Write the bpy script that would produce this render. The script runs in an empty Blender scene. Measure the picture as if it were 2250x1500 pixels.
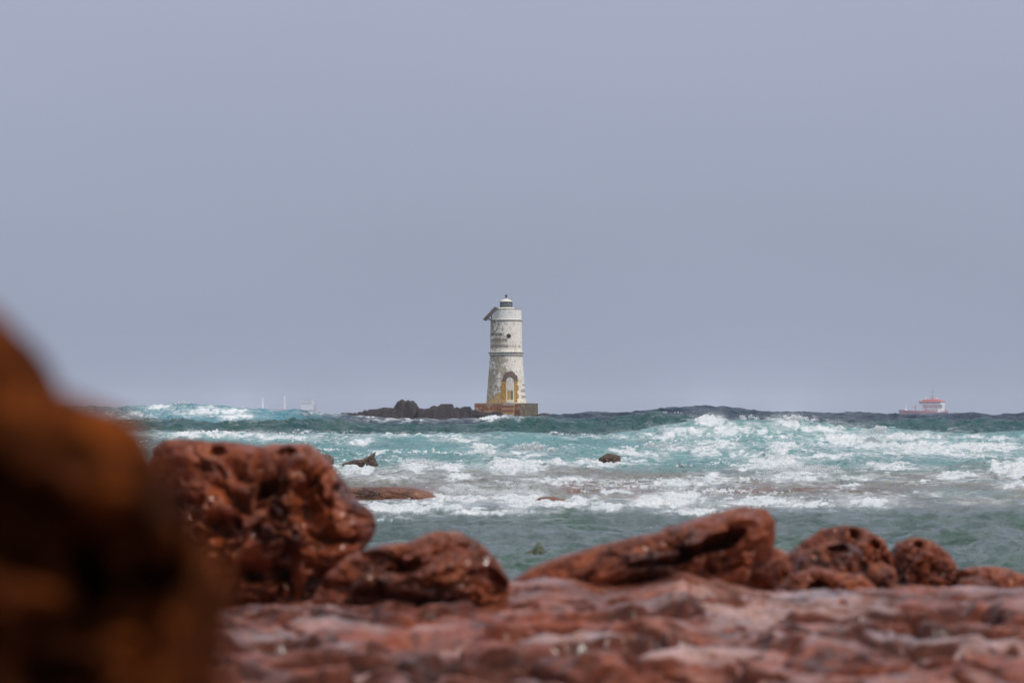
import bpy, math, random
import numpy as np

R = math.radians
S = bpy.context.scene
rng = np.random.default_rng(7)

# ------------------------------------------------------------------ camera
H = 2.0            # eye height over the mean sea level, metres
F = 5625.0         # focal length in photo pixels (90 mm on a 36 mm sensor)
CX, HR = 1125.0, 914.0   # photo column of the optical axis, photo row of the true horizon
cam_d = bpy.data.cameras.new('camera'); cam = bpy.data.objects.new('camera', cam_d)
S.collection.objects.link(cam); S.camera = cam
cam.location = (0, 0, H)
cam.rotation_euler = (R(90) + math.atan((HR - 750.0) / F), 0, 0)
cam_d.sensor_width = 36; cam_d.lens = 90; cam_d.clip_start = 0.05; cam_d.clip_end = 20000
cam_d.dof.use_dof = True; cam_d.dof.focus_distance = 290; cam_d.dof.aperture_fstop = 2.8

# ------------------------------------------------------------------ sky, sun, exposure
SUN_EL, SUN_AZ = R(52), R(125)     # azimuth clockwise from +Y (view direction): right, a little behind the camera
W = bpy.data.worlds.new('World'); S.world = W; W.use_nodes = True
nt = W.node_tree; nt.nodes.clear()
out = nt.nodes.new('ShaderNodeOutputWorld')
sky = nt.nodes.new('ShaderNodeTexSky'); sky.sky_type = 'NISHITA'; sky.sun_disc = False
sky.sun_elevation = SUN_EL; sky.sun_rotation = SUN_AZ; sky.dust_density = 4; sky.air_density = 1.5
b1 = nt.nodes.new('ShaderNodeBackground'); b1.inputs[1].default_value = 0.08
nt.links.new(sky.outputs[0], b1.inputs[0])
tc = nt.nodes.new('ShaderNodeTexCoord'); sx = nt.nodes.new('ShaderNodeSeparateXYZ')
nt.links.new(tc.outputs['Generated'], sx.inputs[0])
mr = nt.nodes.new('ShaderNodeMapRange'); mr.inputs[1].default_value = -0.1; mr.inputs[2].default_value = 1.0
nt.links.new(sx.outputs[2], mr.inputs[0])
cr = nt.nodes.new('ShaderNodeValToRGB'); el = cr.color_ramp.elements
def skyp(z): return (z + 0.1) / 1.1
el[0].position = 0; el[0].color = (.30, .335, .43, 1)
el[1].position = 1; el[1].color = (1.05, 1.05, 1.1, 1)
for z, c in ((0.0, (.305, .350, .468)), (0.07, (.328, .368, .490)), (0.16, (.385, .415, .55)), (0.35, (.55, .57, .68)), (.6, (.85, .86, .95))):
    e = el.new(skyp(z)); e.color = c + (1,)
nt.links.new(mr.outputs[0], cr.inputs[0])
# faint uneven cloud cover
nz = nt.nodes.new('ShaderNodeTexNoise'); nz.inputs['Scale'].default_value = 2.2; nz.inputs['Detail'].default_value = 3
mp = nt.nodes.new('ShaderNodeMapping'); mp.inputs['Scale'].default_value = (1, 1, 3.5)
nt.links.new(tc.outputs['Generated'], mp.inputs[0]); nt.links.new(mp.outputs[0], nz.inputs['Vector'])
m2 = nt.nodes.new('ShaderNodeMapRange'); m2.inputs[1].default_value = .3; m2.inputs[2].default_value = .7
m2.inputs[3].default_value = .95; m2.inputs[4].default_value = 1.05
nt.links.new(nz.outputs[0], m2.inputs[0])
b2 = nt.nodes.new('ShaderNodeBackground')
nt.links.new(cr.outputs[0], b2.inputs[0]); nt.links.new(m2.outputs[0], b2.inputs[1])
mx = nt.nodes.new('ShaderNodeMixShader'); mx.inputs[0].default_value = .94
nt.links.new(b1.outputs[0], mx.inputs[1]); nt.links.new(b2.outputs[0], mx.inputs[2])
nt.links.new(mx.outputs[0], out.inputs[0])

sd = bpy.data.lights.new('sun', 'SUN'); sd.energy = 2.4; sd.angle = R(6); sd.color = (1, .94, .86)
so = bpy.data.objects.new('sun', sd); S.collection.objects.link(so)
so.rotation_euler = (R(90) - SUN_EL, 0, -SUN_AZ + math.pi)
so.location = (30, -30, 60)
S.view_settings.view_transform = 'Standard'; S.view_settings.look = 'None'
S.view_settings.exposure = 0; S.view_settings.gamma = 1
S.render.engine = 'CYCLES'
S.cycles.volume_bounces = 1; S.cycles.max_bounces = 6; S.cycles.use_denoising = True
S.cycles.sample_clamp_indirect = 4

# ------------------------------------------------------------------ noise
def _h(ix, iy, iz, seed):
    h = (ix.astype(np.uint32) * np.uint32(374761393) + iy.astype(np.uint32) * np.uint32(668265263)
         + iz.astype(np.uint32) * np.uint32(2147483647) + np.uint32(seed * 974711 + 12345))
    h = (h ^ (h >> np.uint32(13))) * np.uint32(1274126177)
    h = (h ^ (h >> np.uint32(16))) * np.uint32(2246822519)
    return h ^ (h >> np.uint32(15))
def perlin2(x, y, seed=0):
    x = np.asarray(x, np.float32); y = np.asarray(y, np.float32)
    x0 = np.floor(x); y0 = np.floor(y); fx = x - x0; fy = y - y0
    ix = x0.astype(np.int64); iy = y0.astype(np.int64); zz = np.zeros(1, np.int64)
    u = fx * fx * fx * (fx * (fx * 6 - 15) + 10); v = fy * fy * fy * (fy * (fy * 6 - 15) + 10)
    def g(dx, dy):
        a = _h(ix + dx, iy + dy, zz, seed).astype(np.float32) * np.float32(2 * math.pi / 4294967296)
        return np.cos(a) * (fx - dx) + np.sin(a) * (fy - dy)
    a = g(0, 0); b = g(1, 0); c = g(0, 1); d = g(1, 1)
    return ((a + (b - a) * u) * (1 - v) + (c + (d - c) * u) * v) * 1.5
def perlin3(P, seed=0):
    P = np.asarray(P, np.float32); f0 = np.floor(P); f = P - f0; i = f0.astype(np.int64)
    w = f * f * f * (f * (f * 6 - 15) + 10)
    def g(dx, dy, dz):
        h = _h(i[:, 0] + dx, i[:, 1] + dy, i[:, 2] + dz, seed)
        gx = (h & np.uint32(1023)).astype(np.float32) / 511.5 - 1
        gy = ((h >> np.uint32(10)) & np.uint32(1023)).astype(np.float32) / 511.5 - 1
        gz = ((h >> np.uint32(20)) & np.uint32(1023)).astype(np.float32) / 511.5 - 1
        return gx * (f[:, 0] - dx) + gy * (f[:, 1] - dy) + gz * (f[:, 2] - dz)
    def L(a, b, t): return a + (b - a) * t
    x = [L(g(0, a, b), g(1, a, b), w[:, 0]) for b in (0, 1) for a in (0, 1)]
    return L(L(x[0], x[1], w[:, 1]), L(x[2], x[3], w[:, 1]), w[:, 2]) * 1.4
def fbm2(x, y, o=4, seed=0, ridged=False, gain=.5):
    s = 0; a = 1; t = 0
    for k in range(o):
        n = perlin2(x * 2 ** k + 17.3 * k, y * 2 ** k - 9.1 * k, seed + k)
        s = s + a * ((1 - 2 * np.abs(n)) if ridged else n); t += a; a *= gain
    return s / t
def fbm3(P, o=4, seed=0, ridged=False, gain=.5):
    s = 0; a = 1; t = 0
    for k in range(o):
        n = perlin3(P * 2 ** k + 13.7 * k, seed + k)
        s = s + a * ((1 - 2 * np.abs(n)) if ridged else n); t += a; a *= gain
    return s / t
def sst(a, b, x):
    t = np.clip((x - a) / (b - a), 0, 1); return t * t * (3 - 2 * t)

# ------------------------------------------------------------------ mesh helpers
def link(o, parent=None):
    S.collection.objects.link(o)
    if parent: o.parent = parent
    return o
def mesh(name, V, Fc, mat, parent=None, smooth=True, col=None, attrs=None):
    V = np.asarray(V, np.float32); me = bpy.data.meshes.new(name)
    if isinstance(Fc, np.ndarray):
        k = Fc.shape[1]; n = len(Fc)
        me.vertices.add(len(V)); me.vertices.foreach_set('co', V.ravel())
        me.loops.add(n * k); me.loops.foreach_set('vertex_index', Fc.astype(np.int32).ravel())
        me.polygons.add(n); me.polygons.foreach_set('loop_start', np.arange(0, n * k, k, dtype=np.int32))
        me.update(calc_edges=True)
    else:
        me.from_pydata([tuple(v) for v in V], [], Fc)
    if smooth: me.polygons.foreach_set('use_smooth', np.ones(len(me.polygons), bool))
    if col is not None:
        a = me.attributes.new('tint', 'FLOAT_COLOR', 'POINT')
        c = np.ones((len(V), 4), np.float32); c[:, :3] = col; a.data.foreach_set('color', c.ravel())
    for k, v in (attrs or {}).items():
        a = me.attributes.new(k, 'FLOAT', 'POINT'); a.data.foreach_set('value', np.asarray(v, np.float32).ravel())
    me.materials.append(mat); me.validate(); me.update()
    return link(bpy.data.objects.new(name, me), parent)
def grid_faces(nr, nc, wrap=False):
    r = np.arange(nr - 1)[:, None]; c = np.arange(nc if wrap else nc - 1)[None, :]
    c2 = (c + 1) % nc
    a = r * nc + c; b = r * nc + c2; d = (r + 1) * nc + c; e = (r + 1) * nc + c2
    return np.stack([a, b, e, d], -1).reshape(-1, 4)
class MB:
    def __init__(s): s.v = []; s.f = []
    def add(s, v, f):
        n = len(s.v); s.v += [tuple(p) for p in v]; s.f += [tuple(i + n for i in q) for q in f]; return s
    def box(s, x0, x1, y0, y1, z0, z1, taper=0):
        t = taper
        v = [(x0, y0, z0), (x1, y0, z0), (x1, y1, z0), (x0, y1, z0), (x0 + t, y0 + t, z1), (x1 - t, y0 + t, z1), (x1 - t, y1 - t, z1), (x0 + t, y1 - t, z1)]
        return s.add(v, [(0, 3, 2, 1), (4, 5, 6, 7), (0, 1, 5, 4), (1, 2, 6, 5), (2, 3, 7, 6), (3, 0, 4, 7)])
    def tube(s, p, q, r0, r1=None, n=10):
        p = np.array(p, float); q = np.array(q, float); r1 = r0 if r1 is None else r1
        d = q - p; d /= np.linalg.norm(d); a = np.cross(d, (0, 0, 1) if abs(d[2]) < .9 else (1, 0, 0)); a /= np.linalg.norm(a); b = np.cross(d, a)
        v = []
        for c, r in ((p, r0), (q, r1)):
            v += [c + r * (math.cos(t) * a + math.sin(t) * b) for t in np.arange(n) * 2 * math.pi / n]
        f = [(i, (i + 1) % n, n + (i + 1) % n, n + i) for i in range(n)] + [tuple(range(n))[::-1], tuple(range(n, 2 * n))]
        return s.add(v, f)
    def lathe(s, prof, n=48, c=(0, 0)):
        v = [(c[0] + r * math.cos(t), c[1] + r * math.sin(t), z) for r, z in prof for t in np.arange(n) * 2 * math.pi / n]
        f = [(k * n + i, k * n + (i + 1) % n, (k + 1) * n + (i + 1) % n, (k + 1) * n + i) for k in range(len(prof) - 1) for i in range(n)]
        f += [tuple(range(n))[::-1], tuple(range((len(prof) - 1) * n, len(prof) * n))]
        return s.add(v, f)
    def build(s, name, mat, parent=None, smooth=False):
        return mesh(name, np.array(s.v), s.f, mat, parent, smooth)
def tag(o, label=None, cat=None, group=None, kind=None):
    for k, v in (('label', label), ('category', cat), ('group', group), ('kind', kind)):
        if v: o[k] = v
    return o
def empty(name, loc, rz=0):
    o = bpy.data.objects.new(name, None); S.collection.objects.link(o)
    o.location = loc; o.rotation_euler = (0, 0, rz); o.empty_display_size = .3
    return o

# ------------------------------------------------------------------ materials
def newmat(name):
    m = bpy.data.materials.new(name); m.use_nodes = True
    n = m.node_tree.nodes; return m, m.node_tree, n['Principled BSDF'], n['Material Output']
def noise(t, scale, detail=4, rough=.55, vec=None, dist=0):
    n = t.nodes.new('ShaderNodeTexNoise'); n.inputs['Scale'].default_value = scale
    n.inputs['Detail'].default_value = detail; n.inputs['Roughness'].default_value = rough
    n.inputs['Distortion'].default_value = dist
    if vec is not None: t.links.new(vec, n.inputs['Vector'])
    return n.outputs[0]
def maprange(t, v, a, b, c, d):
    n = t.nodes.new('ShaderNodeMapRange')
    for i, q in enumerate((a, b, c, d)): n.inputs[i + 1].default_value = q
    t.links.new(v, n.inputs[0]); return n.outputs[0]
def math_(t, op, a, b):
    n = t.nodes.new('ShaderNodeMath'); n.operation = op
    for i, q in enumerate((a, b)):
        if isinstance(q, (int, float)): n.inputs[i].default_value = q
        else: t.links.new(q, n.inputs[i])
    return n.outputs[0]
def mixc(t, fac, a, b, mode='MIX'):
    n = t.nodes.new('ShaderNodeMixRGB'); n.blend_type = mode
    for i, q in enumerate((fac, a, b)):
        if isinstance(q, (int, float)): n.inputs[i].default_value = q
        elif isinstance(q, tuple): n.inputs[i].default_value = q + (1,)
        else: t.links.new(q, n.inputs[i])
    return n.outputs[0]
def bump(t, h, strength, dist, prev=None):
    n = t.nodes.new('ShaderNodeBump'); n.inputs['Strength'].default_value = strength; n.inputs['Distance'].default_value = dist
    t.links.new(h, n.inputs['Height'])
    if prev is not None: t.links.new(prev, n.inputs['Normal'])
    return n.outputs[0]
def pos(t):
    return t.nodes.new('ShaderNodeNewGeometry').outputs['Position']
def attr(t, name, vec=True):
    n = t.nodes.new('ShaderNodeAttribute'); n.attribute_name = name
    return n.outputs['Color'] if vec else n.outputs['Fac']

def paint(name, col, rough=.5, metal=0, var=.12, scale=6):
    m, t, p, o = newmat(name)
    nz = noise(t, scale, 4, .6, t.nodes.new('ShaderNodeTexCoord').outputs['Object'])
    c = mixc(t, maprange(t, nz, .35, .65, 0, 1), tuple(k * (1 - var) for k in col), tuple(min(1, k * (1 + var)) for k in col))
    t.links.new(c, p.inputs['Base Color']); p.inputs['Roughness'].default_value = rough; p.inputs['Metallic'].default_value = metal
    return m
def tinted(name, rough=.75, bscale=6, bstr=.3, bdist=.03):
    m, t, p, o = newmat(name)
    v = pos(t); nz = noise(t, bscale, 6, .65, v)
    c = mixc(t, maprange(t, nz, .3, .7, 0, 1), mixc(t, 1.0, attr(t, 'tint'), (.82, .82, .82), 'MULTIPLY'), attr(t, 'tint'))
    t.links.new(c, p.inputs['Base Color']); p.inputs['Roughness'].default_value = rough
    t.links.new(bump(t, nz, bstr, bdist), p.inputs['Normal'])
    return m

def rock_mat(name, dark, mid, light, scale=1.0, rough=(.28, .6), coat=.25, pits=1.0, spec=.3, bumpk=1.0, tinted_=False, cr_=.22):
    m, t, p, o = newmat(name); v = pos(t)
    n1 = noise(t, 2.3 * scale, 6, .6, v, .4); n2 = noise(t, 9 * scale, 6, .65, v); n3 = noise(t, 45 * scale, 5, .7, v)
    c = mixc(t, maprange(t, n1, .36, .6, 0, 1), dark, mid)
    c = mixc(t, maprange(t, n2, .48, .72, 0, .8), c, light)
    c = mixc(t, maprange(t, n3, .35, .62, .55, 0), c, dark)
    if tinted_: c = mixc(t, 1.0, c, attr(t, 'tint'), 'MULTIPLY')
    t.links.new(c, p.inputs['Base Color'])
    t.links.new(maprange(t, n2, .35, .65, rough[0], rough[1]), p.inputs['Roughness'])
    p.inputs['Specular IOR Level'].default_value = spec; p.inputs['Coat Weight'].default_value = coat; p.inputs['Coat Roughness'].default_value = cr_
    vo = t.nodes.new('ShaderNodeTexVoronoi'); vo.inputs['Scale'].default_value = 16 * scale
    wv = t.nodes.new('ShaderNodeVectorMath'); wv.operation = 'ADD'
    nn = t.nodes.new('ShaderNodeTexNoise'); nn.inputs['Scale'].default_value = 6 * scale; t.links.new(v, nn.inputs['Vector'])
    sc = t.nodes.new('ShaderNodeVectorMath'); sc.operation = 'SCALE'; sc.inputs['Scale'].default_value = .25 / scale
    t.links.new(nn.outputs[1], sc.inputs[0]); t.links.new(v, wv.inputs[0]); t.links.new(sc.outputs[0], wv.inputs[1])
    t.links.new(wv.outputs[0], vo.inputs['Vector'])
    hp = maprange(t, vo.outputs['Distance'], .1, .5, 0, 1)
    b = bump(t, hp, .5 * pits * bumpk, .02 / scale)
    b = bump(t, n2, .8 * bumpk, .05 / scale, b); b = bump(t, n3, .6 * bumpk, .012 / scale, b)
    t.links.new(b, p.inputs['Normal'])
    if tinted_: t.links.new(attr(t, 'wet', False), p.inputs['Coat Weight'])
    return m

M_red = rock_mat('red_rock', (.035, .006, .003), (.25, .050, .011), (.44, .115, .03), coat=.4, spec=.12, cr_=.16)
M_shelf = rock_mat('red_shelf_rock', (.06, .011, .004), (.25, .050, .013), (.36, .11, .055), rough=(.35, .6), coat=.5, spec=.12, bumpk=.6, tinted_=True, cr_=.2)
M_near = rock_mat('brown_rock', (.006, .0015, .0006), (.075, .018, .003), (.44, .105, .018), scale=1.6, rough=(.6, .9), coat=0, spec=.05)
M_islet = rock_mat('dark_sea_rock', (.008, .005, .006), (.028, .017, .019), (.075, .048, .046), scale=.35, coat=0, spec=.2)
M_brown = rock_mat('brown_sea_rock', (.045, .028, .016), (.11, .065, .035), (.18, .12, .07), scale=.8)
M_slab = rock_mat('orange_sea_rock', (.05, .018, .010), (.22, .075, .030), (.36, .15, .07), scale=.8)
M_weed = rock_mat('weedy_rock', (.03, .04, .02), (.08, .10, .045), (.12, .15, .07), scale=1)

# ------------------------------------------------------------------ the sea
def px2x(px, d): return (px - CX) / F * d
def row2z(row, d): return H - (row - HR) / F * d

# (distance, front width, back width, [(photo column, photo row of the crest)...])
RIDGES = [
    (285, 16, 22, [(-900, 905), (-300, 897), (0, 901), (200, 897), (330, 895), (400, 892), (480, 896), (550, 901), (600, 908), (640, 906), (700, 914), (780, 920), (850, 926), (950, 950), (1200, 955)]),
    (248, 14, 16, [(500, 950), (640, 930), (760, 925), (900, 924), (1000, 924), (1060, 921), (1110, 919), (1150, 925), (1200, 920), (1240, 910), (1300, 902), (1350, 905), (1400, 909), (1450, 910), (1520, 913), (1600, 940), (1700, 955)]),
    (290, 18, 30, [(1200, 955), (1350, 915), (1450, 901), (1500, 899), (1560, 893), (1620, 899), (1680, 903), (1750, 909), (1820, 909), (1870, 906), (1950, 911), (2000, 913), (2060, 915), (2110, 910), (2150, 910), (2200, 914), (2250, 912), (2500, 905), (3200, 910)]),
    (212, 13, 14, [(-800, 935), (200, 933), (400, 926), (500, 928), (600, 929), (700, 925), (780, 930), (900, 932), (1030, 934), (1120, 929), (1210, 922), (1260, 924), (1330, 930), (1400, 920), (1450, 911), (1500, 918), (1560, 932), (1650, 940), (1800, 938), (1950, 930), (2100, 926), (2250, 930), (3000, 935)]),
    (163, 8, 14, [(900, 985), (1100, 968), (1250, 962), (1340, 958), (1400, 950), (1450, 936), (1500, 929), (1550, 922), (1600, 928), (1650, 925), (1700, 924), (1740, 920), (1780, 927), (1850, 936), (1900, 939), (1980, 941), (2050, 951), (2150, 957), (2250, 951), (2600, 945), (3000, 960)]),
    (150, 9, 14, [(-800, 962), (300, 958), (450, 955), (600, 961), (700, 958), (800, 962), (950, 960), (1100, 957), (1200, 958), (1300, 966), (1450, 985)]),
    (112, 6, 8, [(400, 1000), (700, 996), (780, 1001), (900, 999), (1050, 1004), (1130, 994), (1220, 999), (1300, 992), (1450, 990), (1600, 985), (1700, 982), (1800, 995), (1950, 1000), (2100, 1004), (2250, 996), (2600, 1000)]),
    (86, 4, 6, [(600, 1042), (800, 1036), (1000, 1034), (1100, 1044), (1250, 1036), (1400, 1046), (1600, 1036), (1700, 1028), (1760, 1024), (1850, 1036), (2000, 1043), (2150, 1030), (2220, 1018), (2400, 1024)]),
    (63, 2.2, 4, [(600, 1085), (800, 1089), (950, 1078), (1050, 1082), (1150, 1078), (1250, 1086), (1400, 1090), (1480, 1083), (1560, 1090), (1750, 1090), (1900, 1085), (2000, 1092), (2250, 1080), (2500, 1085)]),
]
def rows_y():
    ys = [14.0]
    while ys[-1] < 420: ys.append(ys[-1] * (1.0021 if ys[-1] < 70 else 1.0013))
    while ys[-1] < 5000: ys.append(ys[-1] * 1.007)
    return np.array(ys)
ysr = rows_y()
tcol = np.concatenate([np.linspace(-.75, -.232, 40)[:-1], np.linspace(-.232, .232, 840), np.linspace(.232, .75, 40)[1:]])
Y, T = np.meshgrid(ysr, tcol, indexing='ij'); X = T * Y
nr, nc = Y.shape; X = X.ravel(); Y = Y.ravel()
sp = np.where(Y < 70, Y * .0021, np.where(Y < 420, Y * .0013, Y * .007))     # row spacing: waves shorter than this are dropped
def keep(wl): return sst(1.5, 4, wl / sp)
Z = np.zeros_like(X)
# open chop: peaked crests running towards the shore
amp = .19 - .11 * sst(44, 56, Y) + .03 * sst(70, 110, Y) + .14 * sst(175, 220, Y) + .2 * sst(330, 800, Y)
wx = perlin2(X / 14, Y / 14, 91) * 2.5
chop = 0
for k, (wl, a) in enumerate(((22, .8), (9, .9), (4, .65), (1.9, .45), (.85, .28), (.4, .14))):
    n = perlin2((X + wx) / (wl * .75) + 3.1 * k, (Y + wx * .7) / (wl * .42), 40 + k)
    chop = chop + a * ((1 - 2.6 * np.abs(n)) * keep(wl * .5))
far = sst(30, 60, Y)
Z = Z + amp * chop * (.75 + .25 * far)
Z = Z + .10 * sst(60, 200, Y) * perlin2(X / 40, Y / 26, 3)
rid = np.zeros_like(X)
for k, (d0, wf, wb, prof) in enumerate(RIDGES):
    cx = np.array([px2x(p, d0) for p, r in prof]); cz = np.array([row2z(r, d0) for p, r in prof])
    yc = d0 + 5 * (d0 / 200) * perlin2(X / (d0 * .08), X * 0 + k * 7.7, 60 + k)
    xs = X * d0 / np.maximum(Y, 1) * .5 + X * .5
    hh = np.interp(xs, cx, cz) + .06 * (d0 / 200) * perlin2(X / (d0 * .012), X * 0 + k, 70 + k)
    hh = np.maximum(hh - (.04 + .10 * (d0 > 180)), 0)
    q = (Y - yc)
    s = np.where(q < 0, 1 / (1 + (q / (wf * .5)) ** 2) ** 1.6, 1 / (1 + (q / (wb * .6)) ** 2) ** 1.3)
    rid = np.maximum(rid, hh * s)
Z = Z + rid

PX = CX + F * X / Y; ROW = HR + (H - Z) * F / Y
# foam patches: photo column, photo row, half width, half height, strength
FOAM = [
 (470,903,70,9,.9),(525,917,38,5,1),(360,893,45,6,.8),(300,912,60,8,.6),(480,955,120,5,1),(620,962,90,5,.8),(700,907,40,3,.6),
 (870,923,80,3,.6),(1345,1010,45,4,1.1),(1215,1107,62,5,1.1),(880,1110,120,5,1.1),(965,1098,30,9,1.0),(1505,1086,35,3,.9),(840,1140,40,2.5,.8),(930,914,22,2.5,1),(985,915,30,2,.8),(830,912,30,2,.8),(1085,915,48,4.5,1.1),(800,911,60,2.5,.5),(1350,960,160,3,.6),
 (1020,966,42,6,.8),(900,958,170,3,.7),(800,971,24,6,.95),(1060,981,30,4,.9),(1060,993,30,6,.8),(1160,1000,60,10,.6),
 (1130,1026,70,14,1.2),(1000,1027,45,7,.95),(797,1032,42,9,1.25),(1000,1048,32,8,.9),(915,1025,40,15,.75),(860,1050,60,7,.7),
 (1217,1020,30,6,.9),(1315,1018,62,7,1),(1385,994,42,6,.9),(1420,1012,40,6,.7),(1230,1058,80,6,.95),(1100,1062,40,5,.6),
 (1030,1087,48,18,.95),(1140,1096,55,18,.95),(900,1116,110,9,1.15),(1040,1123,70,6,1.1),(1160,1124,50,4,.8),(1270,1100,26,8,1),(1350,1083,32,4,.9),
 (1330,1111,38,8,1.05),(1440,1103,50,11,1.15),(1350,1058,50,3,.6),
 (1562,925,24,10,1.2),(1605,946,44,13,.95),(1513,948,50,12,.95),(1450,958,50,9,.8),(1732,930,36,10,1.1),(1690,945,40,12,.75),(1800,945,60,12,.8),(1855,967,60,14,.95),(1910,975,28,12,1.05),
 (1590,978,38,9,.9),(1550,992,42,9,.9),(1480,985,40,10,.75),(1430,1000,45,8,.75),(1700,1018,52,14,1.25),(1645,1026,34,6,1),(1720,985,28,13,.9),(1808,1003,58,6,1),(1640,1000,40,10,.7),
 (2030,985,120,16,.85),(2155,983,90,10,.95),(2000,960,80,8,.8),(2180,962,90,5,.7),(2232,1030,42,18,1.4),(2150,1003,90,5,.8),
 (1750,1047,70,14,.85),(1560,1055,40,11,1.1),(1475,1066,52,7,1),(1960,1027,60,7,.95),(2100,1046,45,9,1),(1880,1050,60,5,.7),(2230,1065,40,8,.8),(2040,1060,60,4,.6),
 (1475,1099,75,13,1.15),(1660,1103,75,8,1.05),(1780,1107,60,7,.95),(1900,1103,50,10,1.1),(1525,1123,70,5,1),(1853,1072,26,6,.9),(2020,1085,70,4,.6),(2190,1100,60,4,.5),
]
wob = .0032 * Y   # metres per ~18 photo pixels
w1 = fbm2(X / (wob * 1.6), np.log(Y) * 34, 4, 11); w2 = fbm2(X / (wob * 2.2), np.log(Y) * 26, 3, 23)
foam = np.zeros_like(X)
QX = PX + 40 * w2; QR = ROW + 12 * w1
milk = np.zeros_like(X)
for (px, r, a, b, s) in FOAM:
    m = (np.abs(PX - px) < 2.4 * a + 30) & (np.abs(ROW - r) < 2.4 * b + 12)
    q = ((QX[m] - px) / a) ** 2 + ((QR[m] - r) / (b * 1.05)) ** 2
    foam[m] = np.maximum(foam[m], s * np.exp(-(q * .75) ** 1.1))
    milk[m] = np.maximum(milk[m], min(s, 1) * np.exp(-q * .35))
er = 1 - 2.0 * np.abs(fbm2(X / (wob * 2.4) + w2, np.log(Y) * 22 + w1, 5, 29)); foam = foam * np.clip(.62 + .62 * er, .2, 1.15)
# streaks and lace in the surf, whitecaps offshore
lace = 1 - 5 * np.abs(fbm2(X / 3.2 + 1.5 * w1, Y / 8 + w2, 4, 33)); lace2 = 1 - 4.5 * np.abs(fbm2(X / 1.3 + 1.5 * w2, Y / 3 + w1, 4, 37))
zone = sst(925, 962, ROW) * (1 - sst(1112, 1135, ROW)) * sst(49, 56, Y)
zone = np.maximum(zone, .5 * (PX < 640) * sst(300, 250, Y) * sst(200, 215, Y))
turb = .5 + .9 * fbm2(X / 9, Y / 18, 3, 51)
lacef = np.clip(np.maximum(lace, lace2 * .85), 0, 1) * zone * np.clip(turb, 0, 1) * .95
breaker = sst(925, 945, ROW) * sst(1380, 1480, PX) * sst(2100, 1900, PX) * (1 - sst(990, 1010, ROW))
lacef = np.maximum(lacef, breaker * np.clip(.08 + lace2 * .6, 0, .7))
crest = sst(.55, .8, 1 - 2.6 * np.abs(perlin2((X + wx) / 6.75, (Y + wx * .7) / 3.8, 42))) * sst(.3, .6, fbm2(X / 30, Y / 30, 2, 77) + .3)
foam = np.clip(np.maximum(foam, lacef) + .0 * crest, 0, 1.3)
# piled-up foam has height
lump = fbm2(X / .9, Y / 1.3, 4, 81) * .5 + np.abs(fbm2(X / 2.2, Y / 2.5, 3, 83)) * 1.0
solid = sst(.55, 1.0, foam)
froth = fbm2(X / .55, Y / .8, 4, 87, ridged=True)
Z = Z + solid * (.0019 * np.minimum(Y, 170) * np.clip(-.1 + 1.3 * lump + .9 * (froth - .4), -.1, 1.8)) * sst(45, 52, Y)
rough_w = sst(52, 70, Y) * (1 - sst(200, 240, Y))
Z = Z + rough_w * .06 * fbm2(X / .7, Y / 1.0, 3, 85, ridged=True)
# water colour: what is dissolved, stirred up or lies below it
def C(r, g, b): return np.array((r, g, b), np.float32)
deep = C(.005, .022, .045); slate = C(.012, .034, .060); teal = C(.008, .060, .065); green = C(.006, .055, .042)
turq = C(.085, .235, .24); murk = C(.15, .145, .12); pool = C(.045, .078, .078); weed = C(.012, .055, .025)
def mixv(a, b, f): return a * (1 - f[:, None]) + b * f[:, None]
n_a = fbm2(X / 12, Y / 25, 3, 101); n_b = fbm2(X / 3, Y / 6, 3, 103)
tint = np.tile(deep, (len(X), 1))
tint = mixv(tint, slate, sst(-.2, .4, n_a))
lw = sst(800, 600, PX) * sst(262, 268, Y) * sst(330, 300, Y)
tint = mixv(tint, C(.06, .21, .26), lw * sst(-.5, .1, n_b + .3))
tint = mixv(tint, teal, sst(235, 222, Y) * sst(.1, .9, rid + .3) )
tint = mixv(tint, green, sst(235, 222, Y) * sst(1700, 1100, PX) * sst(-.3, .3, n_b) * .7)
sf = sst(192, 182, Y)
tint = mixv(tint, turq * .8, sf * sst(1350, 1450, PX) * .85)
tint = mixv(tint, turq, sst(172, 160, Y) * (.75 + .25 * sst(-.3, .3, n_b)))
tint = mixv(tint, C(.06, .17, .165), sst(118, 100, Y) * sst(-.3, .3, n_a))
tint = mixv(tint, murk, sst(95, 76, Y + 14 * n_a) * (1 - .35 * sst(0, .4, n_b)))
tint = mixv(tint, C(.13, .06, .035), sst(74, 66, Y) * sst(54, 57, Y) * sst(.02, .3, n_b + .25 * n_a) * sst(2100, 1900, PX))
tint = mixv(tint, pool, sst(57, 53, Y + 2 * n_b))
tint = mixv(tint, weed, sst(75, 55, Y) * sst(.08, .35, fbm2(X / 1.6, Y / 5, 3, 107) + .12 * sst(1500, 2200, PX)) * .6)
tint = mixv(tint, C(.36, .42, .43), .45 * np.clip(milk, 0, 1) * sst(-.35, .25, er - .5 + .3 * w1))
film_ = np.maximum(.0 * sst(54, 46, Y) * sst(.55, .95, 1 - 4 * np.abs(fbm2(X / 1.8 + w1, Y / 5 + w2, 3, 131))) * sst(-.1, .3, fbm2(X / 6, Y / 14, 2, 133)), np.clip(milk, 0, 1) * .9, np.clip(zone * np.clip(turb - .05, 0, 1) * .72 + breaker * .04, 0, 1))
V = np.stack([X, Y, Z], 1)

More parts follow.
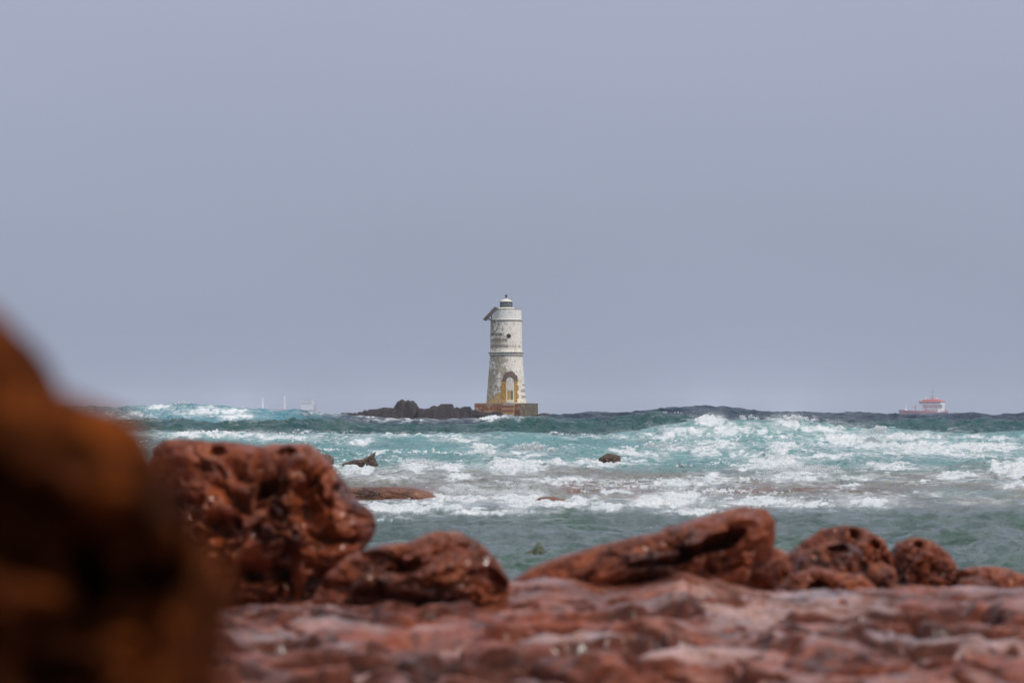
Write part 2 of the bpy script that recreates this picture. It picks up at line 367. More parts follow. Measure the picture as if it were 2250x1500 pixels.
m_sea, t, p, o_ = newmat('sea_water'); v = pos(t)
mpn = t.nodes.new('ShaderNodeMapping'); mpn.inputs['Scale'].default_value = (1, .62, 1); t.links.new(v, mpn.inputs[0]); v2 = mpn.outputs[0]
na = noise(t, .9, 5, .6, v2, .3); nb = noise(t, 3.6, 4, .6, v2, .3); mp3 = t.nodes.new('ShaderNodeMapping'); mp3.inputs['Scale'].default_value = (.5, .8, 1.1); t.links.new(v, mp3.inputs[0]); nd = noise(t, 2.0, 5, .6, mp3.outputs[0], 1.2); nd2 = noise(t, 1.2, 5, .62, mp3.outputs[0], 2.0)
nc_ = noise(t, .28, 4, .6, v2, .5)
sA = math_(t, 'SUBTRACT', 1.3, math_(t, 'MULTIPLY', attr(t, 'gloss', False), 1.25))
b = bump(t, nc_, .7, 1.3); b.node.inputs['Strength'].default_value = .7; t.links.new(maprange(t, attr(t, 'gloss', False), .26, .62, .8, .2), b.node.inputs['Strength'])
b = bump(t, na, 1.0, .55, b); t.links.new(sA, b.node.inputs['Strength']); b = bump(t, nb, .8, .12, b); t.links.new(sA, b.node.inputs['Strength'])
t.links.new(b, p.inputs['Normal']); t.links.new(attr(t, 'tint'), p.inputs['Base Color'])
p.inputs['Roughness'].default_value = .12; p.inputs['IOR'].default_value = 1.33; t.links.new(attr(t, 'gloss', False), p.inputs['Specular IOR Level'])
fo = t.nodes.new('ShaderNodeBsdfPrincipled'); fo.inputs['Base Color'].default_value = (.80, .82, .84, 1); fo.inputs['Roughness'].default_value = .8
fo.inputs['Subsurface Weight'].default_value = 0; fo.inputs['Specular IOR Level'].default_value = .2
nf = noise(t, 5, 5, .65, v); t.links.new(bump(t, nf, 1.0, .3), fo.inputs['Normal'])
fa = math_(t, 'ADD', attr(t, 'foam', False), maprange(t, nd, .3, .7, -.30, .30))
core = maprange(t, fa, .46, .74, 0, 1)
film = math_(t, 'MULTIPLY', maprange(t, math_(t, 'ADD', attr(t, 'film', False), maprange(t, nd2, .35, .65, -.45, .35)), .25, .85, 0, 1), .5)
fac = math_(t, 'MAXIMUM', core, film)
t.links.new(mixc(t, maprange(t, nd2, .38, .62, 0, 1), (.62, .70, .73), (.84, .86, .88)), fo.inputs['Base Color'])
ms = t.nodes.new('ShaderNodeMixShader'); t.links.new(fac, ms.inputs[0]); t.links.new(p.outputs[0], ms.inputs[1]); t.links.new(fo.outputs[0], ms.inputs[2])
t.links.new(ms.outputs[0], o_.inputs[0])
sea = mesh('sea', V, grid_faces(nr, nc), m_sea, col=tint, attrs={'foam': foam, 'film': film_, 'gloss': .62 - .36 * sst(52, 75, Y) - .12 * sst(195, 215, Y)})
tag(sea, kind='structure')
def sea_z(x, y):
    i = min(max(np.searchsorted(ysr, y), 0), nr - 1); j = min(max(np.searchsorted(tcol, x / y), 0), nc - 1)
    return float(Z[i * nc + j])

# ------------------------------------------------------------------ spray
m_spray, t, p, o_ = newmat('spray'); p.inputs['Base Color'].default_value = (.85, .88, .9, 1); p.inputs['Roughness'].default_value = .35
p.inputs['Transmission Weight'].default_value = .25
OV = np.array([(1, 0, 0), (-1, 0, 0), (0, 1, 0), (0, -1, 0), (0, 0, 1), (0, 0, -1)], np.float32)
OF = np.array([(0, 2, 4), (2, 1, 4), (1, 3, 4), (3, 0, 4), (2, 0, 5), (1, 2, 5), (3, 1, 5), (0, 3, 5)])
def drops(Pt, rad):
    n = len(Pt); st = rng.uniform(.8, 1.5, (n, 3)).astype(np.float32)
    V = (Pt[:, None, :] + OV[None] * (rad[:, None, None] * st[:, None, :])).reshape(-1, 3)
    return V, (OF[None] + 6 * np.arange(n)[:, None, None]).reshape(-1, 3)
def splash(px, row, d, wpx, hpx, n, jets=14, size=1.0, lean=.3):
    """droplets thrown up in jets; wpx/hpx = size in photo pixels at distance d"""
    x0 = px2x(px, d); z0 = row2z(row, d); w = wpx / F * d; h = hpx / F * d
    P_ = []
    n = int(n * 2.2)
    for j in range(jets):
        u = rng.uniform(-1, 1); bx = x0 + u * w * .5; by = d + rng.uniform(-.5, .5) * w * .4
        top = h * rng.uniform(.35, 1) * (1 - .55 * u * u); dx = (rng.normal(0, .35) + lean + .5 * u) * top
        m = int(n / jets); s = rng.uniform(0, 1, m) ** .75
        c = np.stack([bx + dx * s + rng.normal(0, .035 * h + .10 * h * s, m), by + rng.normal(0, .12 * w, m), z0 + top * (1.9 * s - .9 * s * s) + rng.normal(0, .04 * h, m)], 1)
        P_.append(c)
    Pt = np.concatenate(P_).astype(np.float32)
    rad = (d / F * size * 1.25 * rng.uniform(.25, 1.0, len(Pt)) ** 1.6).astype(np.float32)
    return drops(Pt, rad)
def spray_obj(label, parts):
    Vs, Fs, n = [], [], 0
    for v_, f_ in parts: Vs.append(v_); Fs.append(f_ + n); n += len(v_)
    o = mesh('sea_spray', np.concatenate(Vs), np.concatenate(Fs), m_spray, smooth=True)
    tag(o, label, 'spray', None, 'stuff')
spray_obj('burst of clear spray thrown up left of the middle of the turquoise surf', [splash(1150, 1005, 113, 70, 34, 2600, 26), splash(1195, 1003, 113, 60, 26, 1300, 16)])
spray_obj('white splash bursting off the right end of the low orange rock slab', [splash(1000, 1106, 63, 90, 44, 3400, 34, lean=.1), splash(1040, 1108, 63, 60, 36, 1500, 16)])
spray_obj('white splash over the submerged brown rock in front of the surf', [splash(1140, 1112, 62, 100, 40, 3600, 34, lean=-.1), splash(1160, 1112, 62, 40, 52, 1100, 10, lean=-.1)])
spray_obj('fan of grey spray blown up in the surf right of centre', [splash(1760, 1056, 84, 170, 42, 4200, 44, lean=.2), splash(1680, 1052, 84, 90, 26, 1200, 18)])
spray_obj('grey mist of droplets behind the white foam near the pointed rock', [splash(915, 1036, 92, 80, 34, 2400, 26, lean=-.2)])
spray_obj('droplets flung off the foaming crest of the big turquoise breaker', [splash(1562, 928, 163, 60, 14, 900, 16), splash(1735, 928, 163, 90, 16, 1000, 20), splash(1640, 930, 163, 40, 22, 300, 8), splash(1720, 1000, 135, 60, 24, 900, 16), splash(1915, 952, 160, 50, 22, 500, 10), splash(1700, 1024, 105, 110, 26, 1500, 20), splash(1450, 985, 130, 80, 18, 700, 16)])
spray_obj('tiny plume of spray on top of the far left turquoise wave', [splash(400, 889, 284, 34, 10, 350, 10, .55), splash(1466, 908, 250, 60, 6, 160, 10, .5), splash(560, 895, 284, 60, 5, 120, 10, .5)])
spray_obj('spray bursting from the white foam heap at the right edge', [splash(2235, 1036, 88, 60, 30, 1800, 20)])

# ------------------------------------------------------------------ foreground rock shelf
ysr2 = []; y_ = .4
while y_ < 23: ysr2.append(y_); y_ *= (1.012 if y_ < 6 else 1.0017 if y_ < 15 else 1.01)
ysr2 = np.array(ysr2)
tc2 = np.concatenate([np.linspace(-1.6, -.24, 40)[:-1], np.linspace(-.24, .24, 560), np.linspace(.24, 1.6, 40)[1:]])
Ys, Ts = np.meshgrid(ysr2, tc2, indexing='ij'); Xs = (Ts * Ys).ravel(); n2r, n2c = Ys.shape; Ys = Ys.ravel()
base = 1.09 + .02 * fbm2(Xs / 1.5, Ys / 1.5, 2, 5)
t_ = fbm2(Xs / 1.5 + 2, Ys / 1.5, 5, 7) * 3.2 + .40 * Ys + .12 * Xs
st_ = np.floor(t_) + sst(.0, .26, t_ - np.floor(t_))
calm = 1 - .72 * np.exp(-((Ys - 12.6) / 1.0) ** 2); calm = np.where(Ys > 12.6, .28, calm)
base += calm * .115 * (st_ - t_ - .4) * (.55 + .6 * sst(-.3, .3, fbm2(Xs / 1.2, Ys / 2, 2, 8)))
lum = fbm2(Xs / .75, Ys / .6, 3, 15); crk = sst(.05, .0, np.abs(fbm2(Xs / 1.1 + .5 * lum, Ys / .9, 3, 21))) * sst(16, 12, Ys); base -= calm * .07 * crk; base += calm * .13 * lum + .014 * fbm2(Xs / .1, Ys / .1, 3, 19, ridged=True)
BACK = [(-2000, 1330), (300, 1345), (520, 1338), (700, 1322), (800, 1305), (950, 1292), (1060, 1296), (1130, 1282), (1200, 1262), (1260, 1266), (1310, 1286), (1400, 1282), (1500, 1262), (1560, 1280), (1650, 1302), (1750, 1308), (1900, 1302), (2000, 1296), (2250, 1298), (4000, 1290)]
d0 = 12.6
bz = np.interp(Xs / Ys * F + CX, [p for p, r in BACK], [row2z(r, d0) for p, r in BACK]) - 1.09
base += bz * np.exp(-((Ys - d0) / np.where(Ys < d0, 1.0, .9)) ** 2)
# hollows worn in the top: photo column, row, half width px, half length m, depth
for (px, row, a, ly, dep) in ((2065, 1362, 150, .42, .17), (2120, 1350, 80, .3, .08), (1930, 1468, 80, .22, .10), (2110, 1474, 75, .2, .10), (1480, 1362, 85, .3, .07), (1260, 1394, 75, .3, .08),
                              (740, 1368, 150, .3, .08), (930, 1362, 90, .25, .06), (1050, 1440, 160, .28, .06), (620, 1440, 120, .25, .07), (1350, 1462, 150, .3, .04), (560, 1500, 120, .3, .06)):
    d = (H - 1.09) * F / (row - HR); x = px2x(px, d); wx_ = a / F * d
    n_ = fbm2(Xs / .25, Ys / .25, 3, int(px)) * .5
    q = ((Xs - x) / wx_) ** 2 + ((Ys - d) / ly) ** 2 + n_
    base -= 1.5 * dep * sst(1.0, .2, q)
edge = 17.2 + .8 * fbm2(Xs / 2.2, Xs * 0 + 4, 3, 29)
Zs = base - .085 * np.maximum(Ys - 12.7, 0) - 2.4 * sst(edge - .3, edge + 3.5, Ys)
# sky sheen painted pale on the wet flat top at right
sheen_right = np.exp(-(((Xs - px2x(1720, 11.6)) / .42) ** 2 + ((Ys - 11.5) / .9) ** 2) ** 2)
ph_ = t_ - np.floor(t_); sheen = sst(.2, .45, ph_) * sst(1.0, .75, ph_) * sst(-.15, .25, lum + .5 * fbm2(Xs / .16, Ys / .2, 4, 17))
sheen = np.maximum(sheen * .6, np.clip(sheen_right, 0, 1) * .8 * sst(-.4, .1, lum)) * .35
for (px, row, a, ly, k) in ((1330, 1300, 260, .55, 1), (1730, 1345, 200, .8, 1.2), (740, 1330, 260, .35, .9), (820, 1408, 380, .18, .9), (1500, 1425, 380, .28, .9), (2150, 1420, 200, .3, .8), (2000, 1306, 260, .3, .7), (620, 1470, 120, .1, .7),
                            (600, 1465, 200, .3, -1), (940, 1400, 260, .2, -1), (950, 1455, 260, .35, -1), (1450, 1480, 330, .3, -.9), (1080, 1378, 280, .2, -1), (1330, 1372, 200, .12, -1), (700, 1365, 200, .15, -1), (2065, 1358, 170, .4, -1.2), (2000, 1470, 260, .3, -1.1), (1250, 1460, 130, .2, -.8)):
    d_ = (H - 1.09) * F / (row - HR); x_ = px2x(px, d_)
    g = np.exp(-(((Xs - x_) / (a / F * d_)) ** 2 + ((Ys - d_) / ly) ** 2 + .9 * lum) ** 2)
    sheen = sheen + g * k * (.95 if k > 0 else .9)
sheen = np.clip((sheen + .12) * 1.9 * sst(-.6, .05, fbm2(Xs / .3, Ys / .3, 4, 18)), 0, 1.1)
stint = mixv(np.tile(C(.95, .85, .72), (len(Xs), 1)), C(1.55, 3.3, 7.2), np.clip(sheen, 0, 1))  # pale sky sheen on the flat wet tops is put into the tint
gz = np.gradient(Zs.reshape(n2r, n2c), axis=0) / np.gradient(ysr2)[:, None]; gx = np.gradient(Zs.reshape(n2r, n2c), axis=1) / np.maximum(np.gradient(Xs.reshape(n2r, n2c), axis=1), 1e-4)
steep = sst(.45, 1.1, np.hypot(gz, gx)).ravel()
stint = mixv(stint, C(.55, .5, .42), steep)
stint = stint * (1 - .55 * crk)[:, None]
stint = mixv(stint, C(.38, .3, .26), sst(.14, .3, fbm2(Xs / .2, Ys / .25, 4, 27)) * (1 - sheen))
shelf = mesh('rock_shelf', np.stack([Xs, Ys, Zs], 1), grid_faces(n2r, n2c), M_shelf, col=stint, attrs={'wet': np.clip(.36 + .9 * sheen, 0, 1) * (1 - .8 * steep)})
tag(shelf, kind='structure')

# ------------------------------------------------------------------ boulders
import bmesh
_ico = {}
def ico(sub):
    if sub not in _ico:
        bm = bmesh.new(); bmesh.ops.create_icosphere(bm, subdivisions=sub, radius=1)
        bm.verts.ensure_lookup_table()
        v = np.array([q.co[:] for q in bm.verts], np.float32); f = np.array([[w.index for w in q.verts] for q in bm.faces], np.int32); bm.free()
        _ico[sub] = (v, f)
    return _ico[sub]
def rayr(poly, cx, cy, th):
    """distance from (cx, cy) to the closed outline in direction th"""
    P0 = np.array(poly, float) - (cx, cy); P1 = np.roll(P0, -1, 0)
    best = np.zeros_like(th)
    dx, dy = np.cos(th), np.sin(th)
    for a, b in zip(P0, P1):
        e = b - a; den = dx * e[1] - dy * e[0]
        with np.errstate(divide='ignore', invalid='ignore'):
            tt = (a[0] * e[1] - a[1] * e[0]) / den; u = (a[0] * dy - a[1] * dx) / den
        ok = (tt > 0) & (u >= 0) & (u <= 1) & np.isfinite(tt)
        best = np.where(ok & (tt > best), tt, best)
    return best
def boulder(name, label, cat, poly, d, depth, mat, sub=6, rough=.10, seed=0, pits=(), group=None, sq=.75, c=None, freq=1.0, lean=0.0, kw=9, facet=1.0):
    """rock whose outline at distance d is poly (photo pixels), with a real depth in metres"""
    poly = np.array(poly, float)
    cx, cy = c if c else ((poly[:, 0].min() + poly[:, 0].max()) / 2, (poly[:, 1].min() * .45 + poly[:, 1].max() * .55))
    n, f = ico(sub)
    tt = np.linspace(-math.pi, math.pi, 721); rr = rayr(poly, cx, cy, tt)
    hk = kw // 2; k = np.ones(kw) / kw; rp = np.concatenate([rr[-hk - 1:-1], rr, rr[1:hk + 1]]); rr = np.convolve(rp, k, 'valid')
    th = np.arctan2(-n[:, 2], n[:, 0]); r = np.interp(th, tt, rr) / F * d
    m = np.sqrt(n[:, 0] ** 2 + n[:, 2] ** 2); mm = m ** sq
    x = r * mm * np.cos(th); z = -r * mm * np.sin(th); y = depth * np.sign(n[:, 1]) * np.abs(n[:, 1]) ** .9
    rf = np.random.default_rng(seed * 7 + 1); fs = np.ones(len(n)); nw = n + .12 * np.stack([perlin3(n * 2.5 + seed, seed + a_) for a_ in (1, 2, 3)], 1)
    for _ in range(22):
        pn = rf.normal(size=3); pn[1] = -abs(pn[1]) * 1.1; pn /= np.linalg.norm(pn); hk_ = rf.uniform(.66, .9); dt = nw @ pn
        fs = np.minimum(fs, np.where(dt > .05, hk_ / np.maximum(dt, .05), 9))
    fs = 1 - facet * (1 - fs) * sst(.05, .45, np.abs(n[:, 1]))
    x = x * fs; z = z * fs; y = y * fs
    y = y + lean * z
    P = np.stack([x, y, z], 1); L = np.mean(rr) / F * d
    q = P / L * freq + seed * 3.7
    a1 = fbm3(q * 1.3, 5, seed); a2 = fbm3(q * 2.7, 4, seed + 20, ridged=True); cr_ = np.abs(fbm3(q * 1.6 + 5, 3, seed + 40))
    strat = fbm3(np.stack([q[:, 0] * 1.2 - q[:, 2] * .5, q[:, 1] * 2, q[:, 2] * 4 + q[:, 0] * 1.6], 1), 4, seed + 90, ridged=True)
    pit = .55 * sst(.30, .50, perlin3(q * 3.6 + 9, seed + 60)) + (.4 + .5 * sst(-.2, .4, a1)) * sst(.26, .44, perlin3(q * 7 + 2, seed + 61)) + .25 * sst(.2, .4, perlin3(q * 15 + 2, seed + 62))
    disp = rough * L * (1.5 * a1 + .6 * (strat - .5) + .22 * a2 - 1.3 * sst(.07, .0, cr_) - 2.1 * pit - .05)
    front = sst(.05, .5, np.abs(n[:, 1]))
    disp = disp * (.45 + .55 * front)
    nn = np.stack([np.cos(th) * m, n[:, 1], -np.sin(th) * m], 1)
    P = P + nn * disp[:, None]
    # hollows on the side facing the shore
    PXb = cx + P[:, 0] / d * F; RWb = cy - P[:, 2] / d * F
    wn = perlin3(q * 2.2, seed + 80) * 1.1 + perlin3(q * 6, seed + 81) * .5
    for (px, row, ax, ay, dep, ang) in pits:
        ca, sa = math.cos(ang), math.sin(ang); u = (PXb - px) * ca + (RWb - row) * sa; w = -(PXb - px) * sa + (RWb - row) * ca
        g = sst(1.15, .35, (u / ax) ** 2 + (w / ay) ** 2 + wn) * (n[:, 1] < .1)
        P[:, 1] += dep * g; P[:, 2] -= .25 * dep * g
    o = mesh(name, P, f, mat); o.location = (px2x(cx, d), d, row2z(cy, d))
    tag(o, label, cat, group)
    return o

boulder('boulder', 'largest pitted red brown boulder, beside the very near blurred brown rock', 'boulder',
        [(335, 1030), (362, 980), (400, 966), (480, 968), (560, 976), (640, 972), (688, 976), (716, 1002), (748, 1045), (780, 1098), (822, 1136), (818, 1172), (790, 1210), (760, 1260), (730, 1310), (700, 1400), (400, 1420), (345, 1200)],
        13.2, .55, M_red, 7, .12, 3, c=(570, 1170), sq=.72, kw=15,
        pits=((600, 1075, 45, 18, .18, -.5), (490, 988, 22, 12, .08, 0), (470, 1022, 26, 12, .07, 0), (640, 990, 20, 8, .07, 0), (700, 1120, 40, 70, .10, -.5), (520, 1150, 40, 22, .12, .3), (600, 1245, 60, 25, .16, .1), (560, 1330, 90, 18, .14, 0), (430, 1100, 30, 14, .08, .2)), lean=-.25)
boulder('boulder', 'low rounded red boulder leaning against the foot of the big pitted one', 'boulder',
        [(690, 1310), (720, 1262), (760, 1222), (830, 1198), (900, 1190), (960, 1165), (1010, 1168), (1055, 1190), (1090, 1225), (1117, 1268), (1120, 1330), (900, 1370), (690, 1365)],
        12.1, .38, M_red, 7, .10, 8, c=(905, 1275), sq=.7, pits=((850, 1222, 60, 16, .08, .15), (900, 1235, 40, 15, .10, .0), (1080, 1275, 30, 35, .08, 0), (820, 1290, 110, 14, .08, .1)), lean=-.3)
boulder('boulder', 'long sloping red boulder with a dark slot below its raised right end', 'boulder',
        [(1100, 1290), (1160, 1250), (1230, 1222), (1330, 1192), (1420, 1175), (1500, 1150), (1570, 1125), (1625, 1112), (1675, 1115), (1698, 1140), (1702, 1200), (1695, 1260), (1700, 1340), (1400, 1370), (1120, 1350)],
        12.9, .45, M_red, 7, .075, 12, c=(1500, 1235), sq=.7, pits=((1545, 1190, 80, 17, .36, -.42), (1440, 1225, 80, 10, .10, -.15), (1650, 1280, 55, 30, .14, .1), (1400, 1270, 90, 10, .08, 0), (1600, 1235, 40, 10, .05, -.4)), lean=-.35)
boulder('small_rock', 'small dark red rock wedged beside the raised end of the sloping boulder', 'rock',
        [(1685, 1215), (1705, 1202), (1725, 1210), (1738, 1245), (1735, 1300), (1690, 1310)], 13.6, .12, M_red, 6, .12, 14)
boulder('boulder', 'rounded red boulder with round holes, behind two smaller ones at right', 'boulder',
        [(1725, 1260), (1730, 1215), (1760, 1185), (1800, 1160), (1850, 1150), (1895, 1158), (1935, 1185), (1960, 1225), (1972, 1285), (1960, 1350), (1730, 1340)],
        15.6, .4, M_red, 7, .09, 17, pits=((1868, 1168, 12, 12, .12, 0), (1905, 1190, 20, 12, .09, .3), (1930, 1230, 14, 16, .08, 0)), c=(1850, 1250), lean=-.3)
boulder('boulder', 'red boulder with a shadowed right side in front of the rounded holed one', 'boulder',
        [(1735, 1270), (1750, 1225), (1790, 1195), (1835, 1186), (1880, 1200), (1905, 1235), (1915, 1290), (1900, 1330), (1740, 1330)],
        14.3, .3, M_red, 7, .09, 21, pits=((1835, 1202, 24, 9, .08, 0), (1895, 1250, 18, 25, .08, 0)), lean=-.3)
boulder('small_rock', 'small round red rock at the right foot of the two overlapping holed boulders', 'rock',
        [(1895, 1280), (1905, 1245), (1935, 1232), (1965, 1248), (1972, 1290), (1950, 1325), (1900, 1320)], 14.0, .14, M_red, 6, .09, 25)
boulder('boulder', 'low red rock with one round dark hole, lowest of the cluster at right', 'rock',
        [(1700, 1300), (1735, 1262), (1790, 1245), (1840, 1255), (1890, 1262), (1925, 1290), (1920, 1340), (1700, 1340)],
        13.3, .25, M_red, 7, .09, 27, pits=((1790, 1285, 22, 16, .12, 0),), lean=-.2)
boulder('boulder', 'dark red egg-shaped boulder standing alone at the water on the right', 'boulder',
        [(1945, 1270), (1945, 1225), (1965, 1192), (2000, 1178), (2040, 1185), (2080, 1215), (2105, 1255), (2105, 1310), (2080, 1340), (1960, 1340)],
        16.0, .35, M_red, 7, .11, 31, pits=((2010, 1192, 10, 8, .08, 0),), lean=-.25)
boulder('small_rock', 'flat red rock behind the pair of pebbles at the right edge', 'rock',
        [(2100, 1275), (2110, 1248), (2160, 1242), (2220, 1248), (2248, 1275), (2245, 1320), (2100, 1320)], 15.8, .25, M_red, 6, .08, 35)
boulder('small_rock', 'small rounded red rock, left of the pair at the right edge', 'rock',
        [(2095, 1300), (2108, 1272), (2140, 1265), (2172, 1280), (2180, 1330), (2095, 1330)], 13.6, .14, M_red, 6, .08, 37)
boulder('small_rock', 'pale rounded red rock cut off by the right edge', 'rock',
        [(2165, 1300), (2180, 1265), (2220, 1252), (2265, 1265), (2290, 1300), (2285, 1335), (2165, 1335)], 13.4, .18, M_red, 6, .08, 39)
boulder('small_rock', 'tiny red rock on the ledge left of the egg-shaped boulder foot', 'rock',
        [(1935, 1305), (1955, 1285), (2000, 1282), (2045, 1290), (2060, 1325), (1935, 1330)], 13.8, .14, M_red, 6, .08, 41)
boulder('boulder', 'dark brown rock pillar very near on the left with orange patches, out of focus', 'boulder',
        [(-400, 560), (-150, 610), (0, 690), (80, 755), (140, 850), (195, 884), (290, 925), (348, 995), (400, 1105), (425, 1180), (475, 1240), (496, 1330), (488, 1500), (560, 2300), (520, 3400), (-700, 3400), (-800, 1400)],
        2.15, .17, M_near, 7, .06, 45, c=(-120, 1500), sq=.8, pits=((60, 1150, 260, 120, .12, .5), (250, 1300, 160, 260, .10, .2)), freq=1.5, kw=5, facet=.6)

# rocks in the water
boulder('sea_rock', 'small fin-shaped dark rock with a pointed tip in the surf', 'rock',
        [(752, 1018), (775, 1010), (798, 1008), (812, 1000), (827, 991), (823, 1003), (832, 1022), (828, 1040), (755, 1035)], 88, .5, M_brown, 6, .08, 51, c=(798, 1018), kw=3)
boulder('sea_rock', 'small brown rock above white foam right of centre in the surf', 'rock',
        [(1314, 1006), (1325, 1000), (1335, 995), (1350, 997), (1363, 1001), (1364, 1012), (1350, 1030), (1318, 1028)], 100, .5, M_brown, 6, .12, 53, kw=5)
boulder('sea_rock', 'low flat orange rock slab awash right of the big boulder', 'rock',
        [(700, 1086), (720, 1072), (800, 1069), (870, 1069), (910, 1072), (945, 1080), (962, 1093), (955, 1106), (900, 1118), (700, 1120)], 61, .8, M_slab, 6, .06, 55, c=(840, 1096), sq=.6, freq=2.2, kw=5, facet=.3)
boulder('sea_rock', 'brown submerged rock breaking the surface beside a white splash', 'rock',
        [(1165, 1103), (1185, 1092), (1215, 1090), (1250, 1099), (1262, 1112), (1200, 1125), (1160, 1120)], 60, .7, M_slab, 5, .10, 57)
boulder('sea_rock', 'green weedy pointed rock just behind the gap between the front boulders', 'rock',
        [(1112, 1240), (1142, 1218), (1170, 1204), (1184, 1186), (1196, 1205), (1212, 1222), (1222, 1250), (1200, 1280), (1130, 1280)], 34, .25, M_weed, 5, .08, 59, c=(1176, 1240), kw=5, facet=.3)
boulder('sea_rock', 'dark green weed-covered rock awash beside the big boulder', 'rock',
        [(790, 1136), (830, 1128), (860, 1133), (858, 1145), (800, 1152)], 50, .4, M_weed, 5, .08, 61)
boulder('sea_rock', 'brown rock tip peeping out behind the right shoulder of the big boulder', 'rock',
        [(700, 1000), (722, 996), (733, 1005), (736, 1025), (700, 1030)], 90, .4, M_brown, 5, .1, 63)
boulder('sea_rock', 'thin brown rock edge awash in the grey water right of the lighthouse', 'rock',
        [(1480, 1082), (1500, 1076), (1520, 1078), (1530, 1086), (1490, 1094)], 66, .3, M_slab, 4, .1, 65)

# ------------------------------------------------------------------ reef under the lighthouse
DL = 300.0; PM = F / DL      # photo pixels per metre at the lighthouse
def reef(label, prof, y0, hw, seed, step=.07, rough=1.0):
    xs = np.arange(px2x(prof[0][0], y0), px2x(prof[-1][0], y0), step); ys = np.arange(y0 - hw * 1.8, y0 + hw * 1.5, step * 2)
    A, B = np.meshgrid(ys, xs, indexing='ij'); sh = A.shape; A = A.ravel(); B = B.ravel()
    cz = np.interp(B, [px2x(p, y0) for p, r in prof], [row2z(r, y0) for p, r in prof])
    wob_ = .7 * fbm2(B / 2.2, A / 2.2, 3, seed + 5)
    q = (A - y0 + wob_) / hw
    s = np.where(q < 0, sst(1.65, .1, -q), sst(1.3, .1, q))
    z = -1.2 + (cz + 1.2) * s
    n_ = fbm2(B / .75 + .4 * A, A / .9, 5, seed, ridged=True); n2_ = fbm2(B / .35, A / .35, 3, seed + 9)
    t_ = z * 2.2 + .6 * B * .5 + n_; st = np.floor(t_) + sst(.1, .6, t_ - np.floor(t_))
    z = z + rough * (.45 * (n_ - .5) + .08 * n2_ + .22 * (st - t_)) * sst(0, .4, s) * (.5 + .5 * sst(.0, .6, np.abs(q)))
    V = np.stack([B + .15 * n2_, A + .3 * n_, z], 1)
    o = mesh('rock_outcrop', V, grid_faces(*sh), M_islet, smooth=False); tag(o, label, 'rock', 'dark rock outcrops of the lighthouse reef')
    return o
reef('low tapering dark rocks at the far left end of the lighthouse reef', [(735, 925), (750, 908), (770, 907), (785, 908), (791, 906), (800, 902), (827, 899), (844, 896), (864, 897), (873, 901), (885, 925)], 303, 3.0, 201)
reef('tall blocky dark rock with a double top, highest of the reef', [(858, 930), (864, 899), (868, 891), (874, 882), (884, 877.5), (891, 882), (897, 879.5), (909, 882), (916, 888), (920, 896), (928, 930)], 304, 2.6, 211, rough=.8)
reef('jagged dark rock ridge between the tall rock and the lighthouse platform', [(915, 925), (920, 897), (932, 899.5), (944, 897), (954, 891), (960, 894), (968, 889), (980, 888.5), (993, 888), (996, 896), (1005, 895), (1011, 898), (1022, 894), (1033, 894), (1036, 900), (1045, 904), (1055, 930)], 302, 3.0, 221)
reef('wet dark rocks against the red foot of the lighthouse platform', [(1030, 930), (1036, 902), (1045, 900), (1060, 905), (1075, 907), (1092, 904), (1104, 907), (1112, 914), (1125, 930)], 294.5, 1.5, 231, rough=.7)
reef('low dark rocks trailing off right of the lighthouse platform', [(1165, 930), (1175, 913), (1183, 910), (1195, 907.5), (1205, 908.5), (1214, 912), (1225, 930)], 300, 2.0, 241, rough=.6)

# ------------------------------------------------------------------ lighthouse
LX = px2x(1112.2, DL)
def zx2x(zx): return (zx - 543) / 90.72          # enlarged-photo column -> metres right of the tower axis
def zy2z(zy): return 17.68 - zy / 90.72          # enlarged-photo row -> height over the sea
LH = empty('lighthouse', (LX, DL, 0)); tag(LH, 'weathered white round lighthouse with flaking plaster on a red stone platform', 'lighthouse')
m_plaster = tinted('weathered_plaster', .8, 5, .35, .04); m_stone = tinted('platform_stone', .85, 4, .6, .08)
m_white = paint('lantern_white', (.62, .60, .52), .5); m_dark = paint('rusty_dark', (.09, .08, .07), .6)
m_glass = paint('lantern_glass', (.15, .21, .21), .1); m_hole = paint('dark_interior', (.012, .012, .012), .9)
m_panel = paint('solar_cells', (.13, .12, .13), .35); m_frame = paint('panel_frame', (.22, .19, .17), .5)
m_arch = tinted('brown_voussoirs', .8, 6, .5, .05); m_jamb = tinted('ochre_quoins', .85, 6, .5, .05)
m_amber = paint('ochre_door', (.42, .22, .045), .5, var=.4, scale=4); m_pane = paint('green_pane', (.12, .15, .09), .25)
PROF = [(1278, 2.34), (1275, 2.32), (1000, 2.08), (790, 1.88)]
def rad(zy): return np.interp(zy, [430, 700, 790, 1000, 1275], [1.83, 1.86, 1.90, 2.09, 2.32])
